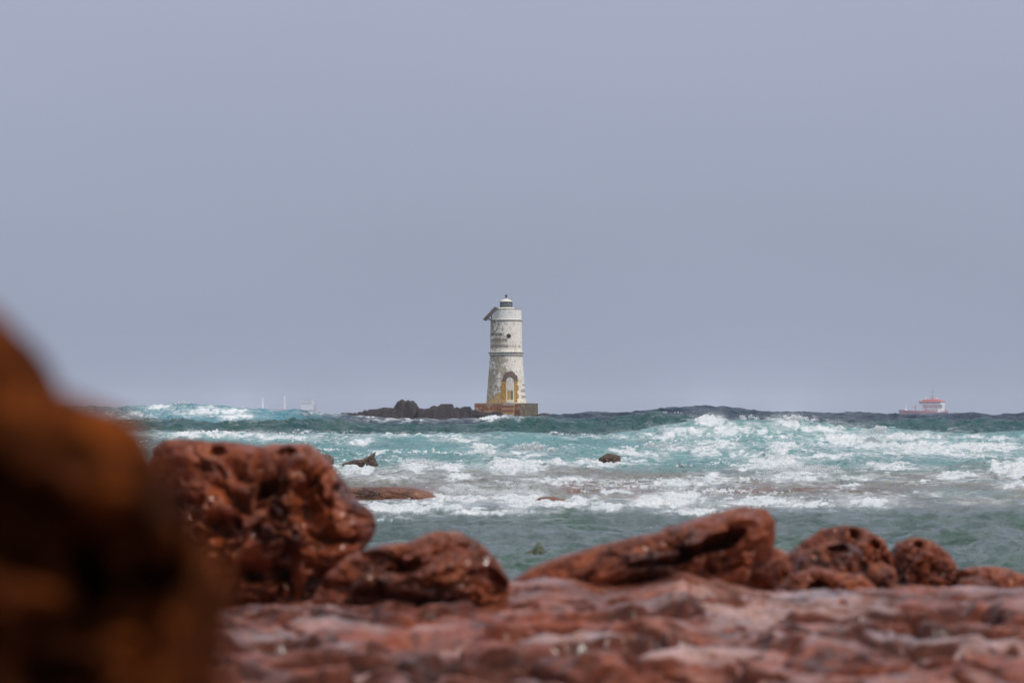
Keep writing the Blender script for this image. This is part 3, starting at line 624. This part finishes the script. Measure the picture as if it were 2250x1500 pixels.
def wallcol(zx, zy, a, z):
    n = len(zx); P = np.stack([np.sin(a) * 2, np.cos(a) * 2, z], 1)
    n1 = fbm3(P * .9, 5, 301); n2 = fbm3(P * 3.2, 4, 303); n3 = fbm3(P * np.array((7, 7, 1.3)), 3, 305); n4 = fbm3(P * 9, 3, 307)
    c = np.tile(C(.87, .83, .73), (n, 1))
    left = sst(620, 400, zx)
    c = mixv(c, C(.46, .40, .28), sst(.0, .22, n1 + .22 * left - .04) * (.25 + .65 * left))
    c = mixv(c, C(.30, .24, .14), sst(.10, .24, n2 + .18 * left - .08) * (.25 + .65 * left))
    c = mixv(c, C(.40, .38, .33), sst(.2, .38, n3) * .5)
    mid = sst(780, 820, zy) * sst(1100, 1000, zy) * sst(600, 500, zx)
    c = mixv(c, C(.38, .33, .23), mid * sst(-.14, .02, n2 + .4 * n1) * .9)
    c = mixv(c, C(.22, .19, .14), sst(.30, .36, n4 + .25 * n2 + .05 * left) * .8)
    # rows of bare masonry
    joint = np.abs(((zx + 20 * n2) / 26) % 1 - .5) > .43
    for y0, y1, x1, col, k in ((543, 572, 518, C(.10, .075, .05), .10), (604, 636, 553, C(.24, .19, .12), -.1), (668, 700, 560, C(.20, .15, .09), -.1), (672, 698, 712, C(.34, .30, .24), .18)):
        m = sst(y0 - 3, y0 + 2, zy + 4 * n2) * sst(y1 + 3, y1 - 2, zy + 4 * n2) * sst(x1 + 6, x1 - 6, zx) * (n4 + .4 * n2 > k - .22)
        c = mixv(c, col * 1.0, m * np.where(joint, .35, .95))
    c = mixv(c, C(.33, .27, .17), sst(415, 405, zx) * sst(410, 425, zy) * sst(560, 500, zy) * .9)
    for y0, y1, x0 in ((1085, 1105, 712), (1138, 1170, 700), (1203, 1232, 705)):
        m = sst(y0 - 2, y0 + 2, zy) * sst(y1 + 2, y1 - 2, zy) * (zx > x0) * (n4 > -.15)
        c = mixv(c, C(.22, .21, .20), m * .85)
    # bare yellow plaster left of the door
    bx = 340 + (1275 - zy) * 1.32
    m = sst(-6, 6, zx - bx + 30 * n2) * sst(1120, 1160, zy + 20 * n1) * (zx < 500)
    c = mixv(c, C(.56, .38, .15), m * .95)
    c = mixv(c, C(.20, .15, .08), sst(12, 4, np.abs(zx - bx + 30 * n2)) * sst(1150, 1170, zy) * (zx < 490) * .7)
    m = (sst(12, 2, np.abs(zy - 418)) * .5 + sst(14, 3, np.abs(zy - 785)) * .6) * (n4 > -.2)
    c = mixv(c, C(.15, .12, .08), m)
    crack = sst(.035, .0, np.abs(fbm3(P * 1.5 + 4, 3, 311))) * sst(760, 900, zy)
    c = mixv(c, C(.25, .20, .12), crack * .6)
    return c
def shell(name, zy0, zy1, rf, mat, colf=wallcol, nr_=260, nc_=300, parent=LH, cap=True, bumpy=.012):
    zy = np.linspace(zy0, zy1, nr_); a = np.arange(nc_) * 2 * math.pi / nc_
    A, B = np.meshgrid(zy, a, indexing='ij'); A = A.ravel(); B = B.ravel()
    r = rf(A); z = zy2z(A)
    P = np.stack([np.sin(B) * 2, np.cos(B) * 2, z], 1)
    r = r + bumpy * fbm3(P * 3, 4, 321)
    x = r * np.sin(B); y = -r * np.cos(B)
    zx = 543 + 90.72 * x; back = np.cos(B) < 0
    zx2 = np.where(back, 1086 - zx + 37, zx)
    V = np.stack([x, y, z], 1); F_ = grid_faces(nr_, nc_, True)[:, ::-1]
    col = colf(zx2, A, B, z)
    if cap:
        V = np.vstack([V, [[0, 0, zy2z(zy0)], [0, 0, zy2z(zy1)]]]); n = len(V); col = np.vstack([col, col[:1], col[-1:]])
        i = np.arange(nc_); j = (i + 1) % nc_; L_ = (nr_ - 1) * nc_
        F_ = np.vstack([F_, np.stack([i, j, np.full(nc_, n - 2), np.full(nc_, n - 2)], 1), np.stack([L_ + i, L_ + j, np.full(nc_, n - 1), np.full(nc_, n - 1)], 1)])
        fl = [tuple(q) if q[2] != q[3] else tuple(q[:3]) for q in F_.tolist()]
        return mesh(name, V, fl, mat, parent, col=col)
    return mesh(name, V, F_, mat, parent, col=col)
shell('lower_tower', 778, 1284, rad, m_plaster)
shell('upper_tower', 408, 742, lambda q: rad(q), m_plaster)
def ringf(y0, y1, r0, r1):
    return lambda q: r0 + (r1 - r0) * np.sqrt(np.clip(1 - ((q - (y0 + y1) / 2) / ((y1 - y0) / 2)) ** 2, 0, 1))
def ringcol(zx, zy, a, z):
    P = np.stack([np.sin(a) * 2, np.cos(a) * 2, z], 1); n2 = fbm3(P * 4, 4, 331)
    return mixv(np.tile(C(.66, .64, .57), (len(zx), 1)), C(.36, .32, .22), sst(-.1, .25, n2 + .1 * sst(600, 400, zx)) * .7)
shell('cornice', 736, 757, ringf(736, 757, 1.9, 2.12), m_plaster, ringcol, 16)
shell('cornice', 757.3, 777.7, ringf(750, 785, 1.86, 2.0), m_plaster, ringcol, 12)
shell('upper_cornice', 398, 407.7, ringf(396, 410, 1.82, 1.93), m_plaster, ringcol, 10)
def parcol(zx, zy, a, z):
    P = np.stack([np.sin(a) * 2, np.cos(a) * 2, z], 1); n2 = fbm3(P * 4, 4, 341)
    return mixv(np.tile(C(.84, .83, .78), (len(zx), 1)), C(.48, .45, .38), sst(.05, .35, n2) * .6)
shell('parapet', 292, 397.6, lambda q: 1.80 + 0 * q, m_plaster, parcol, 40)
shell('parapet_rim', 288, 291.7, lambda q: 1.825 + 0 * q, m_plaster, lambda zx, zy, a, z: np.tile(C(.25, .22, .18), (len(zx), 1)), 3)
MB().lathe([(1.1, zy2z(287.6)), (.95, zy2z(272)), (.80, zy2z(268.3))], 40).build('lantern_base', m_white, LH, True)
MB().lathe([(.70, zy2z(268)), (.70, zy2z(211))], 32).build('lantern_glass', m_glass, LH, True)
for k in range(12):
    a0 = k * math.pi / 6; a1 = a0 + math.pi / 6 * (1 if k % 2 else -1)
    MB().tube((.73 * math.cos(a0), .73 * math.sin(a0), zy2z(268)), (.73 * math.cos(a0), .73 * math.sin(a0), zy2z(210)), .022, n=6).build('glazing_bar', m_dark, LH)
    MB().tube((.735 * math.cos(a0), .735 * math.sin(a0), zy2z(267)), (.735 * math.cos(a1), .735 * math.sin(a1), zy2z(212)), .016, n=6).build('glazing_bar', m_dark, LH)
lr = MB().lathe([(.80, zy2z(210.6)), (.84, zy2z(207)), (.66, zy2z(196)), (.38, zy2z(184)), (.16, zy2z(177)), (.14, zy2z(172))], 36).build('lantern_roof', m_white, LH, True)
MB().lathe([(.15, zy2z(171.6)), (.10, zy2z(160)), (.10, zy2z(150)), (.17, zy2z(146)), (.17, zy2z(137)), (.09, zy2z(131))], 16).build('vent', m_dark, lr)
MB().tube((.59, 0, zy2z(286)), (.59, 0, zy2z(100)), .016, .008, 6).build('antenna', m_dark, LH)
# porthole
hx, hz = zx2x(570), zy2z(576); ha = math.asin(hx / 1.85)
ph = MB(); c0 = np.array((math.sin(ha), -math.cos(ha), 0)); ph.tube(c0 * 1.6 + (0, 0, hz), c0 * 1.872 + (0, 0, hz), .26, n=24)
ph.build('porthole', m_hole, LH)
rg = MB(); ax = np.array((math.cos(ha), math.sin(ha), 0))
for k in range(24):
    t0, t1 = k * math.pi / 12, (k + 1) * math.pi / 12
    f_ = lambda t: c0 * 1.868 + ax * .27 * math.cos(t) + np.array((0, 0, hz + .27 * math.sin(t)))
    rg.tube(f_(t0), f_(t1), .018, n=6)
rg.build('porthole_rim', m_plaster if False else m_white, LH)
# pieces set proud of the curved wall
def patch(name, inside, zx0, zx1, zy0, zy1, proud, mat, colf, parent=LH, step=2.5, back=.04):
    xs = np.arange(zx0, zx1 + .01, step); ys = np.arange(zy0, zy1 + .01, step)
    V = []; Fq = []; cols = []; idx = {}
    def vid(i, j, o):
        key = (i, j, o)
        if key not in idx:
            r = float(rad(ys[j])) + (proud if o else -back); s_ = max(-.999, min(.999, zx2x(xs[i]) / r)); a = math.asin(s_)
            idx[key] = len(V); V.append((r * math.sin(a), -r * math.cos(a), zy2z(ys[j]))); cols.append((xs[i], ys[j]))
        return idx[key]
    ins = {(i, j): inside((xs[i] + xs[i + 1]) / 2, (ys[j] + ys[j + 1]) / 2) for i in range(len(xs) - 1) for j in range(len(ys) - 1)}
    for (i, j), on in ins.items():
        if not on: continue
        Fq.append((vid(i, j + 1, 1), vid(i + 1, j + 1, 1), vid(i + 1, j, 1), vid(i, j, 1)))
        for (di, dj, a_, b_) in ((-1, 0, (i, j), (i, j + 1)), (1, 0, (i + 1, j + 1), (i + 1, j)), (0, -1, (i + 1, j), (i, j)), (0, 1, (i, j + 1), (i + 1, j + 1))):
            if not ins.get((i + di, j + dj), False):
                Fq.append((vid(*a_, 1), vid(*b_, 1), vid(*b_, 0), vid(*a_, 0)))
    cc = np.array(cols); col = colf(cc[:, 0], cc[:, 1])
    return mesh(name, np.array(V), Fq, mat, parent, smooth=False, col=col)
def archcol(x, y):
    th = np.arctan2(1062 - y, x - 585); n = perlin2(x / 9, y / 9, 5)
    c = mixv(np.tile(C(.16, .095, .075), (len(x), 1)), C(.10, .06, .05), sst(-.2, .3, n)); j = np.abs((th / .42) % 1 - .5) > .43
    return mixv(c, C(.30, .24, .17), j * .6)
def in_arch(x, y):
    r = math.hypot(x - 585, (y - 1048) * .98); th = math.degrees(math.atan2(1048 - y, x - 585))
    ro = 84 + (12 if 55 < th < 125 else 0) + (5 if int(th / 24) % 2 else -2)
    return y < 1048 and r < ro and r > 42
def jambcol(x, y):
    n = perlin2(x / 14, y / 14, 8); c = mixv(np.tile(C(.52, .29, .04), (len(x), 1)), C(.30, .15, .03), sst(-.1, .35, n))
    j = np.abs((y / 44) % 1 - .5) > .46
    return mixv(c, C(.16, .10, .04), j * .7)
patch('arch', in_arch, 485, 685, 948, 1050, .07, m_arch, archcol)
patch('door_jamb', lambda x, y: x > (484 if int(y / 44) % 2 else 496), 484, 543, 1050, 1276, .04, m_jamb, jambcol)
patch('door_jamb', lambda x, y: x < (676 if int(y / 44) % 2 else 664), 628, 678, 1050, 1276, .04, m_jamb, jambcol)
def infcol(x, y):
    n = perlin2(x / 16, y / 16, 9); return mixv(np.tile(C(.66, .65, .60), (len(x), 1)), C(.42, .39, .30), sst(0, .4, n))
patch('door_infill', lambda x, y: (y > 1048 or math.hypot(x - 585, y - 1048) < 42) and y < 1148, 543, 628, 1003, 1150, .012, m_jamb, infcol)
fr = patch('door', lambda x, y: not (556 < x < 615 and 1156 < y < 1250), 543, 628, 1150, 1275, .05, m_jamb, lambda x, y: np.tile(C(.66, .62, .48), (len(x), 1)))
patch('pane', lambda x, y: True, 555, 586, 1155, 1252, .01, m_amber, lambda x, y: np.tile(C(.4, .2, .04), (len(x), 1)), parent=fr)
patch('pane', lambda x, y: True, 588, 616, 1155, 1252, .01, m_pane, lambda x, y: np.tile(C(.15, .17, .1), (len(x), 1)), parent=fr)
MB().tube((0, 0, 0), (0, 0, .34), .05, .02, 8).build('finial_post', m_dark, LH).location = (zx2x(462), -2.32, 3.5)
# solar panel hung on the left of the parapet
pa = np.array((zx2x(296), -2.15, zy2z(404))); pb = np.array((zx2x(425), -2.05, zy2z(268))); up = pb - pa
side = np.array((.41, .55, -.16)); nrm = np.cross(side, up); nrm /= np.linalg.norm(nrm)
if nrm[2] < 0: nrm = -nrm
def slab(o0, u, w, th):
    v = [o0, o0 + u, o0 + u + w, o0 + w]; v += [q + nrm * th for q in v]
    return v, [(0, 1, 2, 3), (4, 7, 6, 5), (0, 4, 5, 1), (1, 5, 6, 2), (2, 6, 7, 3), (3, 7, 4, 0)]
sp_ = MB().add(*slab(pa, up, side, .07)).build('solar_panel', m_frame, LH)
MB().add(*slab(pa + up * .05 + side * .05 + nrm * .072, up * .9, side * .9, .012)).build('cells', m_panel, sp_)
br = MB(); br.tube(pa + up * .25 - nrm * .02, (-1.7, -.9, zy2z(400)), .05, n=6); br.tube(pa + up * .7 - nrm * .02, (-1.7, -.7, zy2z(385)), .05, n=6); br.tube(pa + up * .12 + side * .5, (-1.75, 0, zy2z(402)), .05, n=6)
br.build('bracket', m_dark, sp_)
# platform
def facewall(name, p0, p1, z0, z1, colf, nx=140, nz=90, seed=1):
    u = np.linspace(0, 1, nx); w = np.linspace(0, 1, nz); U, Wz = np.meshgrid(u, w, indexing='ij'); U = U.ravel(); Wz = Wz.ravel()
    p0 = np.array(p0); p1 = np.array(p1); n_ = np.array((p1[1] - p0[1], -(p1[0] - p0[0]))); n_ = n_ / np.linalg.norm(n_)
    xy = p0[None] * (1 - U[:, None]) + p1[None] * U[:, None]; z = z0 + (z1 - z0) * Wz
    L_ = np.linalg.norm(p1 - p0); dd = .05 * fbm2(U * L_ * 1.5, z * 1.5, 4, seed) - .12 * sst(1.2, 0, z - 0.8) * np.abs(fbm2(U * L_ * 2, z * 2, 3, seed + 3))
    dd = dd * sst(0, .04, Wz * 0 + U) * sst(0, .04, 1 - U) * sst(0, .03, 1 - Wz)
    xy = xy + n_[None] * dd[:, None]
    return mesh(name, np.column_stack([xy, z]), grid_faces(nx, nz), m_stone, pf, col=colf(U * L_, z))
ang = math.radians(21.6); s2 = 2.86
cn = [(-s2, -s2), (s2, -s2), (s2, s2), (-s2, s2)]
# left face wide (turned slightly left), right face narrow
cn = [(x * math.cos(-ang) - y * math.sin(-ang), x * math.sin(-ang) + y * math.cos(-ang)) for x, y in cn]
pf = MB().add([(x * .985, y * .985, z) for z in (-1.2, 3.50) for x, y in cn], [(0, 3, 2, 1), (4, 5, 6, 7), (0, 1, 5, 4), (1, 2, 6, 5), (2, 3, 7, 6), (3, 0, 4, 7)]).build('platform', paint('platform_top', (.42, .38, .30), .85), LH)
pf.location = (.03, 0, 0)
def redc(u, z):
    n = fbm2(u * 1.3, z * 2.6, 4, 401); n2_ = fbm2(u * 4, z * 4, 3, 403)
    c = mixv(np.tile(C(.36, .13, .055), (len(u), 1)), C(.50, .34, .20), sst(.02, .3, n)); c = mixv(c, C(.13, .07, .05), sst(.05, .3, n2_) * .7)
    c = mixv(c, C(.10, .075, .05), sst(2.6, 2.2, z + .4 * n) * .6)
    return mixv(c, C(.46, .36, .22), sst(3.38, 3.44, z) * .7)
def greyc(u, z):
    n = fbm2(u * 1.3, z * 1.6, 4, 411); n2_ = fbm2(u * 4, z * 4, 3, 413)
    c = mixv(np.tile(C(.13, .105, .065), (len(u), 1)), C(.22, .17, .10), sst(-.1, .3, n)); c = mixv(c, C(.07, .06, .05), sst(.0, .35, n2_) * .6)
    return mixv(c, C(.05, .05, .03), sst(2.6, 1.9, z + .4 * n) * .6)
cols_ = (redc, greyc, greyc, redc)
for k in range(4):
    facewall('facing', cn[k], cn[(k + 1) % 4], -1.2, 3.515, cols_[k], seed=420 + k)
stp = MB()
def stepc(u, z): return None
nrmf = np.array((cn[1][1] - cn[0][1], -(cn[1][0] - cn[0][0]))); nrmf /= np.linalg.norm(nrmf); tanf = np.array(cn[1]) - np.array(cn[0]); tanf /= np.linalg.norm(tanf)
zt = 3.52; SV = []; SF = []; SC = []
rs = np.random.default_rng(3)
for k in range(6):
    h_ = .26; u0, u1 = 3.62 + .03 * k, 5.02 + .07 * k
    ext = .22 + .30 * k; top = zt - .02 - h_ * k
    b0 = np.array(cn[0]) + tanf * u0; b1 = np.array(cn[0]) + tanf * u1
    inn = nrmf * (.0 if k == 0 else .0 - .0) ; o_in = -.1 if k == 0 else .22 + .30 * (k - 1) - .03
    q = [b0 + nrmf * o_in, b1 + nrmf * o_in, b1 + nrmf * ext, b0 + nrmf * ext]; n0 = len(SV)
    SV += [(p_[0], p_[1], zz_) for zz_ in (-1.2 - .01 * k, top) for p_ in q]
    SF += [tuple(n0 + i for i in f_) for f_ in ((0, 1, 2, 3), (4, 7, 6, 5), (0, 4, 5, 1), (1, 5, 6, 2), (2, 6, 7, 3), (3, 7, 4, 0))]
    col_ = [C(.42, .38, .32), C(.22, .09, .05), C(.42, .24, .13), C(.22, .09, .05), C(.40, .27, .12), C(.28, .20, .07)][k]  # red and ochre stone; light-dark alternation stands in for lit treads, shaded risers
    SC += [col_ * .8] * 4 + [col_ * 1.1] * 4
mesh('steps', np.array(SV), SF, m_stone, pf, smooth=False, col=np.array(SC))

# ------------------------------------------------------------------ ships
def loft_hull(stations, name, mat, parent):
    """stations: (x, half beam at deck, deck z, half beam at keel, keel z)"""
    V = []
    for x, bd, zd, bk, zk in stations:
        V += [(x, -bd, zd), (x, -(bd * .6 + bk * .4), (zd + zk) / 2), (x, -bk, zk), (x, bk, zk), (x, (bd * .6 + bk * .4), (zd + zk) / 2), (x, bd, zd)]
    n = len(stations); Fq = []
    for i in range(n - 1):
        for j in range(6):
            k = (j + 1) % 6; Fq.append((i * 6 + j, i * 6 + k, (i + 1) * 6 + k, (i + 1) * 6 + j))
    Fq += [tuple(range(6)), tuple(range((n - 1) * 6, n * 6))[::-1]]
    return mesh(name, np.array(V), Fq, mat, parent, smooth=False)
m_hull = paint('red_hull', (.22, .045, .055), .45, scale=.3); m_sw = paint('ship_white', (.88, .87, .85), .5, scale=.4); m_or = paint('orange_roof', (.75, .13, .06), .5, scale=.4)
m_win = paint('ship_windows', (.03, .05, .09), .2); m_pipe = paint('deck_pipes', (.38, .10, .09), .5, scale=1); m_grey = paint('ship_grey', (.30, .33, .36), .5, scale=.5)
D1 = 1800.0
sh = empty('tanker_ship', (px2x(2046, D1), D1, 0), R(180 + 63.5)); sh.location.z = 1.7; tag(sh, 'small tanker with red hull, white bridge and orange roof on the right horizon', 'ship')
# ship axis: +x is the bow; the bow points towards the camera and to its left
loft_hull([(-20, 5.0, 4.4, 3, -3), (-17, 7.0, 3.7, 6, -3), (0, 7.4, 3.0, 7, -3.5), (40, 7.4, 3.2, 7, -3.5), (52, 6.5, 3.7, 5, -3.5), (62, 4, 4.2, 1.8, -3.3), (69, .5, 4.6, .2, -1)], 'hull', m_hull, sh)
MB().box(-13, 2, -5.7, 5.7, 2.6, 8.2).build('superstructure', m_sw, sh)
brg = MB().box(-6.5, 3.5, -7.8, 7.8, 8.203, 10.4).build('bridge', m_sw, sh)
wn_ = MB()
for k in range(11): MB().box(3.503, 3.56, -7.3 + k * 1.35, -6.25 + k * 1.35, 9.3, 10.05).build('window', m_win, brg)
for k in range(4): MB().box(-5 + k * 2, -3.6 + k * 2, -7.86, -7.803, 9.3, 10.05).build('window', m_win, brg)
MB().box(-7, 3.9, -8.2, 8.2, 10.403, 11.0).box(-5.5, 2.6, -5.5, 5.5, 11.003, 12.0).build('roof', m_or, brg)
pw = MB()
for r_ in range(2):
    for k in range(6): MB().box(2.003, 2.05, -4.6 + k * 1.7, -3.9 + k * 1.7, 4.0 + 2.2 * r_, 4.8 + 2.2 * r_).build('window', m_grey, sh)
for sy in (-3.8, 4.6):
    MB().lathe([(.1, 12.0), (.25, 12.1), (.55, 12.6), (.5, 13.1), (.15, 13.4)], 16, (1, sy)).build('radome', m_sw, sh, True)
MB().tube((-2, .3, 12.003), (-2, .3, 20.5), .28, .1, 8).tube((-2, -2, 15), (-2, 2.6, 15), .12, n=6).tube((-2, -1.6, 17.3), (-2, 2, 17.3), .1, n=6).box(-2.4, -1.6, -1.2, 1.6, 13.2, 13.6).build('mast', m_grey, sh)
MB().tube((-9, -2, 8.203), (-9, -2, 13), 1.3, 1.1, 16).build('funnel', m_or, sh, True)
MB().tube((58, 0, 3.8), (58, 0, 9.6), .38, .22, 8).tube((58, -1.4, 8.4), (58, 1.4, 8.4), .12, n=6).lathe([(1.1, 3.7), (.9, 4.6), (.3, 5)], 12, (58, 0)).build('foremast', m_sw, sh)
pp = MB()
for k in range(7): pp.box(8 + 5.5 * k, 9.2 + 5.5 * k, -6, 6, 2.603, 3.5)
pp.box(6, 50, -1.2, 1.2, 3.503, 4.2); pp.tube((24, -4, 2.6), (24, -4, 8), .3, n=8).tube((24, -4, 7.4), (34, -3, 6), .22, n=8).tube((24, 4, 2.6), (24, 4, 7), .3, n=8)
pp.build('deck_piping', m_pipe, sh)
rl = MB()
for sy in (-7.3, 7.3):
    for z_ in (3.3, 3.9): rl.tube((-18, sy, z_ + .3), (4, sy, z_), .07, n=5)
    for k in range(14): rl.tube((-18 + k * 1.7, sy, 3.1), (-18 + k * 1.7, sy, 4.1), .06, n=5)
rl.build('railing', m_grey, sh)
MB().box(-19, -13.1, -4.5, 4.5, 3.6, 5.6).build('stern_house', m_pipe, sh)

D2 = 4600.0; K2 = D2 / 3700.0
sh2 = empty('cargo_ship', (px2x(620, D2), D2, 0), R(180)); sh2.location.z = 3.5 * K2; sh2.scale = (K2, K2, K2); tag(sh2, 'pale cargo ship with two deck cranes fading into haze on the left horizon', 'ship')
m_hull2 = paint('grey_blue_hull', (.30, .22, .22), .5, scale=.3)
loft_hull([(-50, 7, 8.2, 5, -3), (-44, 9, 7.2, 7, -3), (30, 9, 7.2, 8, -3), (42, 6, 8, 4, -3), (52, .6, 10.5, .3, -1)], 'hull', m_hull2, sh2)
MB().box(-46, -28, -8, 8, 7.203, 18).build('superstructure', m_sw, sh2)
b_ = MB().box(-44, -27, -9.5, 9.5, 18.003, 21).build('bridge', m_sw, sh2)
wb = MB()
for k in range(7): MB().box(-43 + k * 2.2, -41.6 + k * 2.2, 9.503, 9.6, 19.3, 20.3).build('window', m_win, b_)
MB().box(-43, -30, -6, 6, 21.003, 22.6).build('wheelhouse', m_hull2, b_)
MB().tube((-38, 0, 24.2), (-38, 0, 31), .4, .2, 8).tube((-38, -2, 28), (-38, 2, 28), .2, n=6).build('mast', m_grey, sh2)
MB().tube((-48, 0, 7.2), (-48, 0, 16), 2, 1.6, 14).build('funnel', m_hull2, sh2)
for cxp, hz_, dx in ((577, 25, 14), (625, 27, 15)):
    x_ = -(px2x(cxp, D2) - px2x(620, D2)) / K2
    c_ = MB().tube((x_, 0, 7.203), (x_, 0, 15), 2.0, 1.7, 14).tube((x_, 0, 15.003), (x_, 0, hz_), 1.5, 1.1, 14).tube((x_, -2.2, hz_ - 1.6), (x_, 2.2, hz_ - 1.6), .4, n=8).build('deck_crane', m_sw, sh2)
    MB().tube((x_ + .8, 0, 15.5), (x_ + dx, 0, 11.5), .45, .3, 8).tube((x_ + .6, 0, hz_ - 1), (x_ + dx, 0, 12), .12, n=5).build('jib', m_grey, c_)
MB().box(-27, 44, -6.5, 6.5, 7.203, 8.6).build('hatch_covers', m_grey, sh2)

# ------------------------------------------------------------------ haze
hb = MB().box(-4600, 4600, -120, 5200, -5, 45).build('haze', bpy.data.materials.new('haze_air'), None)
tag(hb, kind='stuff'); hm = hb.data.materials[0]; hm.use_nodes = True; hn = hm.node_tree; hn.nodes.clear()
ho = hn.nodes.new('ShaderNodeOutputMaterial'); pv = hn.nodes.new('ShaderNodeVolumePrincipled')
pv.inputs['Color'].default_value = (.73, .79, .92, 1); pv.inputs['Density'].default_value = .00022; pv.inputs['Anisotropy'].default_value = 0
hn.links.new(pv.outputs[0], ho.inputs['Volume'])
